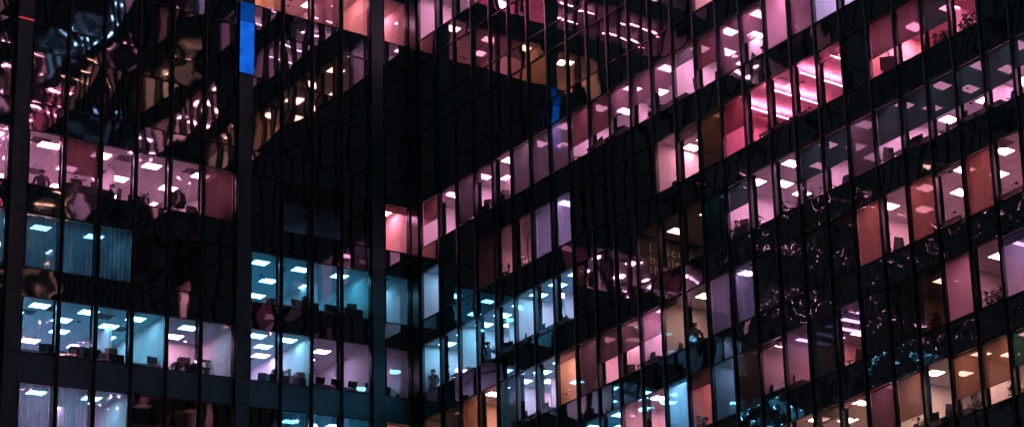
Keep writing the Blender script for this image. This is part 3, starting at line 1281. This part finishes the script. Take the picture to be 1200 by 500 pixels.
def mk_easel(o):
    mb = MB()
    for a, b in (((-.35, 0, 0), (0, 0, 1.75)), ((.35, 0, 0), (0, 0, 1.75)), ((0, .5, 0), (0, 0.02, 1.72))):
        mb.tube(a, b, .022, .016, 'black_plastic', 8)
    mb.box((-.3, -.03, .72), (.3, .03, .76), 'black_plastic')
    mb.build('frame', o)
    mb = MB()
    mb.box((-.33, -.045, .77), (.33, -.02, 1.35), 'coat')
    mb.build('board', o)


def mk_person(pose):
    def mk(o):
        bm = bmesh.new()
        lay = bm.verts.layers.skin.verify()
        J = {}

        def v(n, p, r, q=None):
            J[n] = bm.verts.new(p)
            J[n][lay].radius = (r, r if q is None else q)
            return J[n]

        def e(*ns):
            for a, b in zip(ns, ns[1:]):
                bm.edges.new((J[a], J[b]))
        sit = pose == 'sit'
        hz = .50 if sit else .95
        v('pel', (0, 0, hz), .15, .11)
        J['pel'][lay].use_root = True
        v('waist', (0, .0, hz + .18), .135, .10)
        v('chest', (0, -.02, hz + .38), .165, .115)
        v('neck', (0, -.02, hz + .53), .058)
        v('chin', (0, -.035, hz + .60), .062)
        v('head', (0, -.03, hz + .70), .085, .095)
        v('crown', (0, -.02, hz + .78), .06)
        e('pel', 'waist', 'chest', 'neck', 'chin', 'head', 'crown')
        for sg, n in ((-1, 'a'), (1, 'b')):
            v('sh' + n, (sg * .19, -.01, hz + .45), .065)
            if pose == 'phone' and sg > 0:
                v('el' + n, (sg * .30, -.12, hz + .24), .045)
                v('wr' + n, (sg * .17, -.18, hz + .50), .03)
                v('ha' + n, (sg * .13, -.15, hz + .60), .035, .02)
            elif sit:
                v('el' + n, (sg * .25, -.10, hz + .20), .047)
                v('wr' + n, (sg * .16, -.36, hz + .22), .031)
                v('ha' + n, (sg * .13, -.46, hz + .22), .035, .018)
            else:
                v('el' + n, (sg * .26, .02, hz + .18), .047)
                v('wr' + n, (sg * .25, -.06, hz - .06), .031)
                v('ha' + n, (sg * .25, -.09, hz - .16), .035, .02)
            e('chest', 'sh' + n, 'el' + n, 'wr' + n, 'ha' + n)
            v('hip' + n, (sg * .1, -.02, hz - .04), .1)
            if sit:
                v('kn' + n, (sg * .13, -.46, hz + .02), .065)
                v('an' + n, (sg * .12, -.44, .1), .042)
                v('to' + n, (sg * .13, -.60, .04), .04, .03)
            else:
                v('kn' + n, (sg * .11, -.03, .50), .066)
                v('an' + n, (sg * .11, .01, .1), .042)
                v('to' + n, (sg * .12, -.15, .04), .04, .03)
            e('pel', 'hip' + n, 'kn' + n, 'an' + n, 'to' + n)
        me = bpy.data.meshes.new('tmp')
        bm.to_mesh(me)
        bm.free()
        t = bpy.data.objects.new('tmp', me)
        COL.objects.link(t)
        t.modifiers.new('s', 'SKIN')
        sb = t.modifiers.new('u', 'SUBSURF')
        sb.levels = 2
        dg = bpy.context.evaluated_depsgraph_get()
        m2 = bpy.data.meshes.new_from_object(t.evaluated_get(dg))
        bpy.data.objects.remove(t)
        m2.name = 'body'
        for q in ('shirt', 'skin', 'coat'):
            m2.materials.append(M[q])
        for p in m2.polygons:
            c = p.center
            p.use_smooth = True
            hand = abs(c.x) > .1 and ((not sit and c.z < hz - .02 and abs(c.x) > .2) or (sit and c.y < -.36 and c.z > hz + .15) or (pose == 'phone' and c.x > .05 and c.y < -.13 and c.z > hz + .5))
            p.material_index = 1 if (c.z > hz + .56 or hand) else 2 if c.z < hz + .06 else 0
        b = bpy.data.objects.new('body', m2)
        COL.objects.link(b)
        b.parent = o
        mb = MB()
        mb.lathe([(.092, -.03), (.108, .02), (.104, .075), (.07, .125), (.0, .142)], 'hair', 16, (0, 0, hz + .68))
        mb.build('hair', o)
    return mk


ROWK = lambda w, k: ROWNAME[(w, k)]
N180 = math.pi
# people
put('person:stand', mk_person('stand'), 'L', 0, col_at('L', 0, 48, 1.25), 1.25, "person in dark clothes standing in eleventh window from corner, left wing's pink row", 'person', None, 2.6)
put('person:sit', mk_person('sit'), 'L', 0, col_at('L', 0, 131, .62), .62, "person in dark shirt sitting in ninth window from corner, left wing's pink row", 'person', None, -2.2, FL + .12)
put('office_chair', mk_chair, 'L', 0, col_at('L', 0, 131, .62), .66, "office chair under the seated person in left wing's pink row", 'office chair', None, -2.2 , FL + .1)
put('person:sit', None, 'R', 3, col_at('R', 3, 815, .4), .4, "dark silhouette of a person sitting on the window ledge before a peach wall", 'person', None, 1.4, FL + .35)
put('person:phone', mk_person('phone'), 'R', 2, col_at('R', 2, 572, .42), .42, "person with one hand raised to the head, fourth window of the teal office", 'person', None, 1.9)
put('person:stand', None, 'R', 2, col_at('R', 2, 508, .4), .4, "dark figure standing in first window from corner, right wing's third row", 'person', None, .4)
put('person:stand', None, 'R', 2, col_at('R', 2, 524, .55), .55, "dark figure standing in second window from corner, right wing's third row", 'person', None, -.8)
put('person:sit', None, 'R', 2, col_at('R', 2, 864, .42), .42, "person sitting in sixteenth window from corner, right wing's third row", 'person', None, 1.0, FL + .2)
# coat on its stand in the pink row
sx = col_at('L', 0, 208, .5)
put('coat_stand', mk_coat_stand, 'L', 0, sx, .5, "slim coat stand holding a dark coat in left wing's pink row", 'coat stand')
put('coat', mk_coat, 'L', 0, sx, .5, "dark coat hanging from the coat stand in the pink office", 'coat', None, 0, FL + 1.7)
put('office_chair', None, 'L', 0, col_at('L', 0, 262, .09 + .5), .62, "office chair against the wine-red blind of left wing's pink row", 'office chair', None, 2.9, FL + .12)
put('office_chair', None, 'L', 1, col_at('L', 1, 136, .65), .65, "dark office chair behind the curtain of left wing's blue row", 'office chair', None, .3, FL + .15)


def work(w, k, xs, d, what, who):
    for q, x in enumerate(xs):
        s = col_at(w, k, x, d)
        i = next((i for i, (a, b) in WIN[w].items() if a <= s <= b), None)
        if i is None:
            continue
        where = f"in {win_no(w, i)} window from corner, {ROWK(w, k)}"
        if what == 'desk':
            put('desk', mk_desk, w, k, s, d, f"desk {where}", 'desk', 'desks along the windows', 0, FL)
            put('monitor', mk_monitor, w, k, s - .3, d, f"dark monitor on the desk {where}", 'monitor', 'monitors on the desks', random.uniform(-.4, .4), FL + .74)
        elif what == 'chair':
            put('office_chair', None, w, k, s, d, f"back of an office chair {where}", 'office chair', 'office chairs at the windows', random.uniform(-2.5, 2.5), FL + random.uniform(.0, .12))
        elif what == 'plant':
            kd = random.choice((1, 2))
            put(f'potted_plant:{kd}', (lambda o: mk_plant(o, 1.3, 120, .4, 1)) if kd == 1 else (lambda o: mk_plant(o, 1.5, 150, .46, 5)), w, k, s, d,
                f"leafy potted plant {where}", 'plant', 'potted plants at the windows', random.uniform(0, 6))
        elif what == 'carton':
            put('cabinet', mk_cabinet, w, k, s, d, f"low drawer cabinet {where}", 'cabinet', 'cabinets under the windows')
            put('carton', mk_boxes, w, k, s, d, f"cardboard carton on the cabinet {where}", 'carton', 'cartons on the cabinets', random.uniform(-.5, .5), FL + 1.05)
        elif what == 'lamp':
            put('desk', mk_desk, w, k, s, d, f"desk with a lamp {where}", 'desk', 'desks along the windows', 0, FL)
            put('desk_lamp', mk_lamp, w, k, s, d, f"dark desk lamp {where}", 'desk lamp', None, random.uniform(0, 6), FL + .74)


work('L', 0, (150,), .9, 'desk', 0)
work('L', 0, (226,), .8, 'chair', 0)
work('L', 2, (45, 80, 100, 170), .75, 'desk', 0)
work('L', 2, (88, 310, 350), .8, 'chair', 0)
work('L', 2, (305, 345), 1.2, 'desk', 0)
work('L', 1, (340, 380), .8, 'desk', 0)
work('L', 1, (318,), .8, 'chair', 0)
work('R', 0, (548,), .4, 'plant', 0)
work('R', 0, (574, 592), .45, 'carton', 0)
work('R', 0, (722,), .45, 'plant', 0)
work('R', 0, (708, 731, 800), .4, 'desk', 0)
work('R', 0, (680, 822), .42, 'chair', 0)
work('R', 0, (850,), .42, 'carton', 0)
work('R', 1, (592, 612), .4, 'plant', 0)
work('R', 1, (638,), .6, 'chair', 0)
work('R', 1, (912, 940), .42, 'desk', 0)
work('R', 1, (785,), .42, 'chair', 0)
work('R', 1, (1100, 1108), .45, 'plant', 0)
work('R', 1, (1132, 1140), .42, 'plant', 0)
work('R', 2, (548, 600, 617, 640, 662), .42, 'desk', 0)
work('R', 2, (592, 655), .45, 'chair', 0)
work('R', 2, (888, 918, 948), .42, 'plant', 0)
work('R', 2, (930, 986, 1040), .45, 'chair', 0)
work('R', 2, (1070, 1082, 1136, 1165), .42, 'desk', 0)
work('R', 2, (1102, 1180), .42, 'chair', 0)
work('R', 2, (875,), .45, 'carton', 0)
work('R', 3, (662,), .45, 'plant', 0)
work('R', 3, (1118, 1190), .42, 'lamp', 0)
work('R', 3, (1050,), .42, 'chair', 0)
work('R', 4, (822, 1160, 1172), .45, 'plant', 0)
work('R', 4, (935, 765, 908), .42, 'desk', 0)
work('R', 4, (990, 1000), .42, 'chair', 0)
work('R', 5, (1040, 1080, 1190), .45, 'plant', 0)
work('R', 5, (1025, 1100, 1130), .42, 'desk', 0)
work('R', 5, (962, 1145), .45, 'plant', 0)
work('R', 5, (1008, 1066, 1112), .42, 'chair', 0)
work('R', 4, (800, 926, 1098), .42, 'plant', 0)
work('R', 3, (736, 790), .42, 'chair', 0)
work('R', 3, (620, 641, 768), .42, 'desk', 0)
work('R', 0, (900, 765), .42, 'plant', 0)
work('R', 0, (778, 876), .42, 'chair', 0)
put('easel', mk_easel, 'R', 1, col_at('R', 1, 1042, .5), .5, "dark easel leaning in the hot pink room under a half-drawn blind", 'easel', None, .6, FL + .1)
# table with chairs and the armchair
s0 = col_at('L', 2, 400, .85)
for q, ds in enumerate((.75, -.75)):
    put('table', mk_table, 'L', 2, s0 + ds, .85, ('left-' if q == 0 else 'right-') + "hand black table of the lavender meeting room", 'table', 'meeting tables', 0, FL + .08)
for q, ds in enumerate((1.2, .55, -.2, -.95)):
    put('side_chair', mk_sidechair, 'L', 2, s0 + ds, .5, ORD[q] + " black side chair from the left at the meeting tables", 'chair', 'chairs at the meeting tables', N180 + random.uniform(-.3, .3), FL + .2)
put('armchair', mk_armchair, 'L', 2, col_at('L', 2, 464, .7), .7, "high dark armchair by the window next to the corner column", 'armchair', None, .5, FL)
sh = col_at('L', 2, 243, 2.2)
put('shelf_unit', mk_shelf, 'L', 2, sh, 2.2, "dark metal shelf unit against the lit lavender wall", 'shelf unit', None, .0, FL)
for q in range(2, 5):
    put('binder_row', mk_binders, 'L', 2, sh + (.1 if q % 2 else -.15), 2.2, ("lowest", "middle", "upper")[q - 2] + " row of binders on the metal shelf unit", 'binders', 'binders on the shelf unit', 0, FL + .081 + q * .36)
for q, (k, x, d) in enumerate(((2, 98, 2.6), (2, 60, 3.4), (2, 336, 2.4), (2, 420, 2.7), (1, 395, 2.6), (0, 100, 3.0), (0, 185, 3.2))):
    s = col_at('L', k, x, d)
    put('shelf_unit', None, 'L', k, s, d, f"tall metal shelf unit behind {win_no('L', next(i for i, (a, b) in LW.items() if a - .7 <= s <= b))} window from corner, {ROWNAME[('L', k)]}", 'shelf unit', 'shelf units', random.choice((0, 0, 1.57)), FL)
work('L', 2, (130, 215, 325, 352), .7, 'carton', 0)
work('L', 2, (60, 182), .6, 'chair', 0)
work('L', 1, (360, 412), .6, 'carton', 0)
work('L', 3, (46, 70, 110), .6, 'chair', 0)
work('L', 0, (88, 112), .7, 'carton', 0)
work('L', 0, (168,), .7, 'plant', 0)
# air vents in the ceilings
for (w, k, x, d) in (('L', 0, 47, 1.0), ('L', 0, 40, 4.4), ('L', 0, 146, 1.1), ('L', 0, 122, 3.1), ('L', 0, 225, 1.0), ('L', 0, 470, 1.3), ('L', 2, 57, 1.2), ('L', 2, 121, 1.3), ('L', 2, 138, 2.6), ('L', 2, 30, 2.0),
                     ('R', 0, 804, .5), ('R', 0, 860, .5), ('R', 1, 917, .6), ('R', 1, 976, .5), ('R', 3, 1176, .4), ('R', 3, 1112, .4)):
    zc = WH + .03
    lo, hi = -1.0, 60.0
    s = col_at(w, k, x, d, zc)
    i = seen_window(w, k, PW[w](s, d, zb(k) + zc))
    if i is None:
        continue
    put('air_vent', mk_vent, w, k, s, d, f"dark square air vent at picture depth {'near' if d < 2 else 'further'} glass, {win_no(w, i)} window, {ROWK(w, k)}".replace('at picture depth ', ''), 'air vent', 'air vents in the ceilings', 0, zc - .002)
# lettering on the side wall of the dim third-row room
a = RW[11][0] + 0.06
for q, line in enumerate(('I escr ne,', 'behin  the', 'll  eve')):
    cu = bpy.data.curves.new('t', 'FONT')
    cu.body = line
    cu.size = 0.6
    cu.space_character = 1.18
    cu.extrude = 0.006
    t = bpy.data.objects.new('t', cu)
    COL.objects.link(t)
    dg = bpy.context.evaluated_depsgraph_get()
    me = bpy.data.meshes.new_from_object(t.evaluated_get(dg))
    bpy.data.objects.remove(t)
    me.materials.clear()
    me.materials.append(M['letter_paint'])
    o = bpy.data.objects.new('wall_lettering', me)
    COL.objects.link(o)
    o.location = (0.5, -a - 0.02, zb(2) + 1.72 - q * 0.52)
    o.rotation_euler = (math.pi / 2, 0, 0)
    tag(o, ("top", "middle", "bottom")[q] + " line of pale lettering on the dark office's side wall", 'lettering', 'lines of wall lettering')

# same words on neighbours: tell them apart by their order in the picture
same = {}
for o in SC.objects:
    if o.parent is None and o.get('label'):
        same.setdefault(o['label'], []).append(o)
for lab, os_ in same.items():
    if len(os_) > 1:
        os_.sort(key=lambda o: px(o.location)[0])
        for q, o in enumerate(os_):
            o['label'] = (('left-hand', 'right-hand') if len(os_) == 2 else ('left-hand', 'middle', 'right-hand', 'rightmost'))[q] + ' ' + lab.replace('leafy ', '').replace('dark ', '')

# ------------------------------------------------------------------ ground and sky
gm = MB()
gm.face([(-900, -900, GZ), (900, -900, GZ), (900, 900, GZ), (-900, 900, GZ)], 'asphalt')
gm.build('ground', None, 'structure')
pv = MB()
pv.box((-60, -9, GZ + 0.004), (-0.6, -0.3, GZ + 0.13), 'pavement')
pv.box((-9, -75, GZ + 0.006), (-0.6, -9.0, GZ + 0.13), 'pavement')
pv.build('pavement', None, 'structure')

wd = bpy.data.worlds.new('World')
SC.world = wd
wd.use_nodes = True
n, l = wd.node_tree.nodes, wd.node_tree.links
n.clear()
wo = n.new('ShaderNodeOutputWorld')
bg = n.new('ShaderNodeBackground')
sky = n.new('ShaderNodeTexSky')
sky.sky_type = 'NISHITA'
sky.sun_disc = False
sky.sun_elevation = math.radians(-1.5)
sky.sun_rotation = math.radians(200)
bg.inputs['Strength'].default_value = 0.05
l.new(sky.outputs[0], bg.inputs[0])
l.new(bg.outputs[0], wo.inputs[0])
ml = bpy.data.lights.new('teal_fill', 'SUN')  # unseen teal fill lamp, added to lift the dark facades
ml.energy = 0.08
ml.color = (0.25, 0.75, 1.0)
ml.angle = math.radians(3)
mo = bpy.data.objects.new('teal_fill', ml)
mo.rotation_euler = (math.radians(55), 0, math.radians(-35))
COL.objects.link(mo)

# ------------------------------------------------------------------ render settings
SC.render.engine = 'CYCLES'
cy = SC.cycles
cy.max_bounces = 8
cy.diffuse_bounces = 4
cy.glossy_bounces = 4
cy.transmission_bounces = 4
cy.transparent_max_bounces = 16
cy.sample_clamp_indirect = 4
cy.use_denoising = True
cy.use_adaptive_sampling = False
cy.caustics_reflective = False
cy.caustics_refractive = False
vs = SC.view_settings
vs.view_transform = 'Standard'
vs.look = 'None'
vs.exposure = 0.28
vs.gamma = 1
vs.use_curve_mapping = False
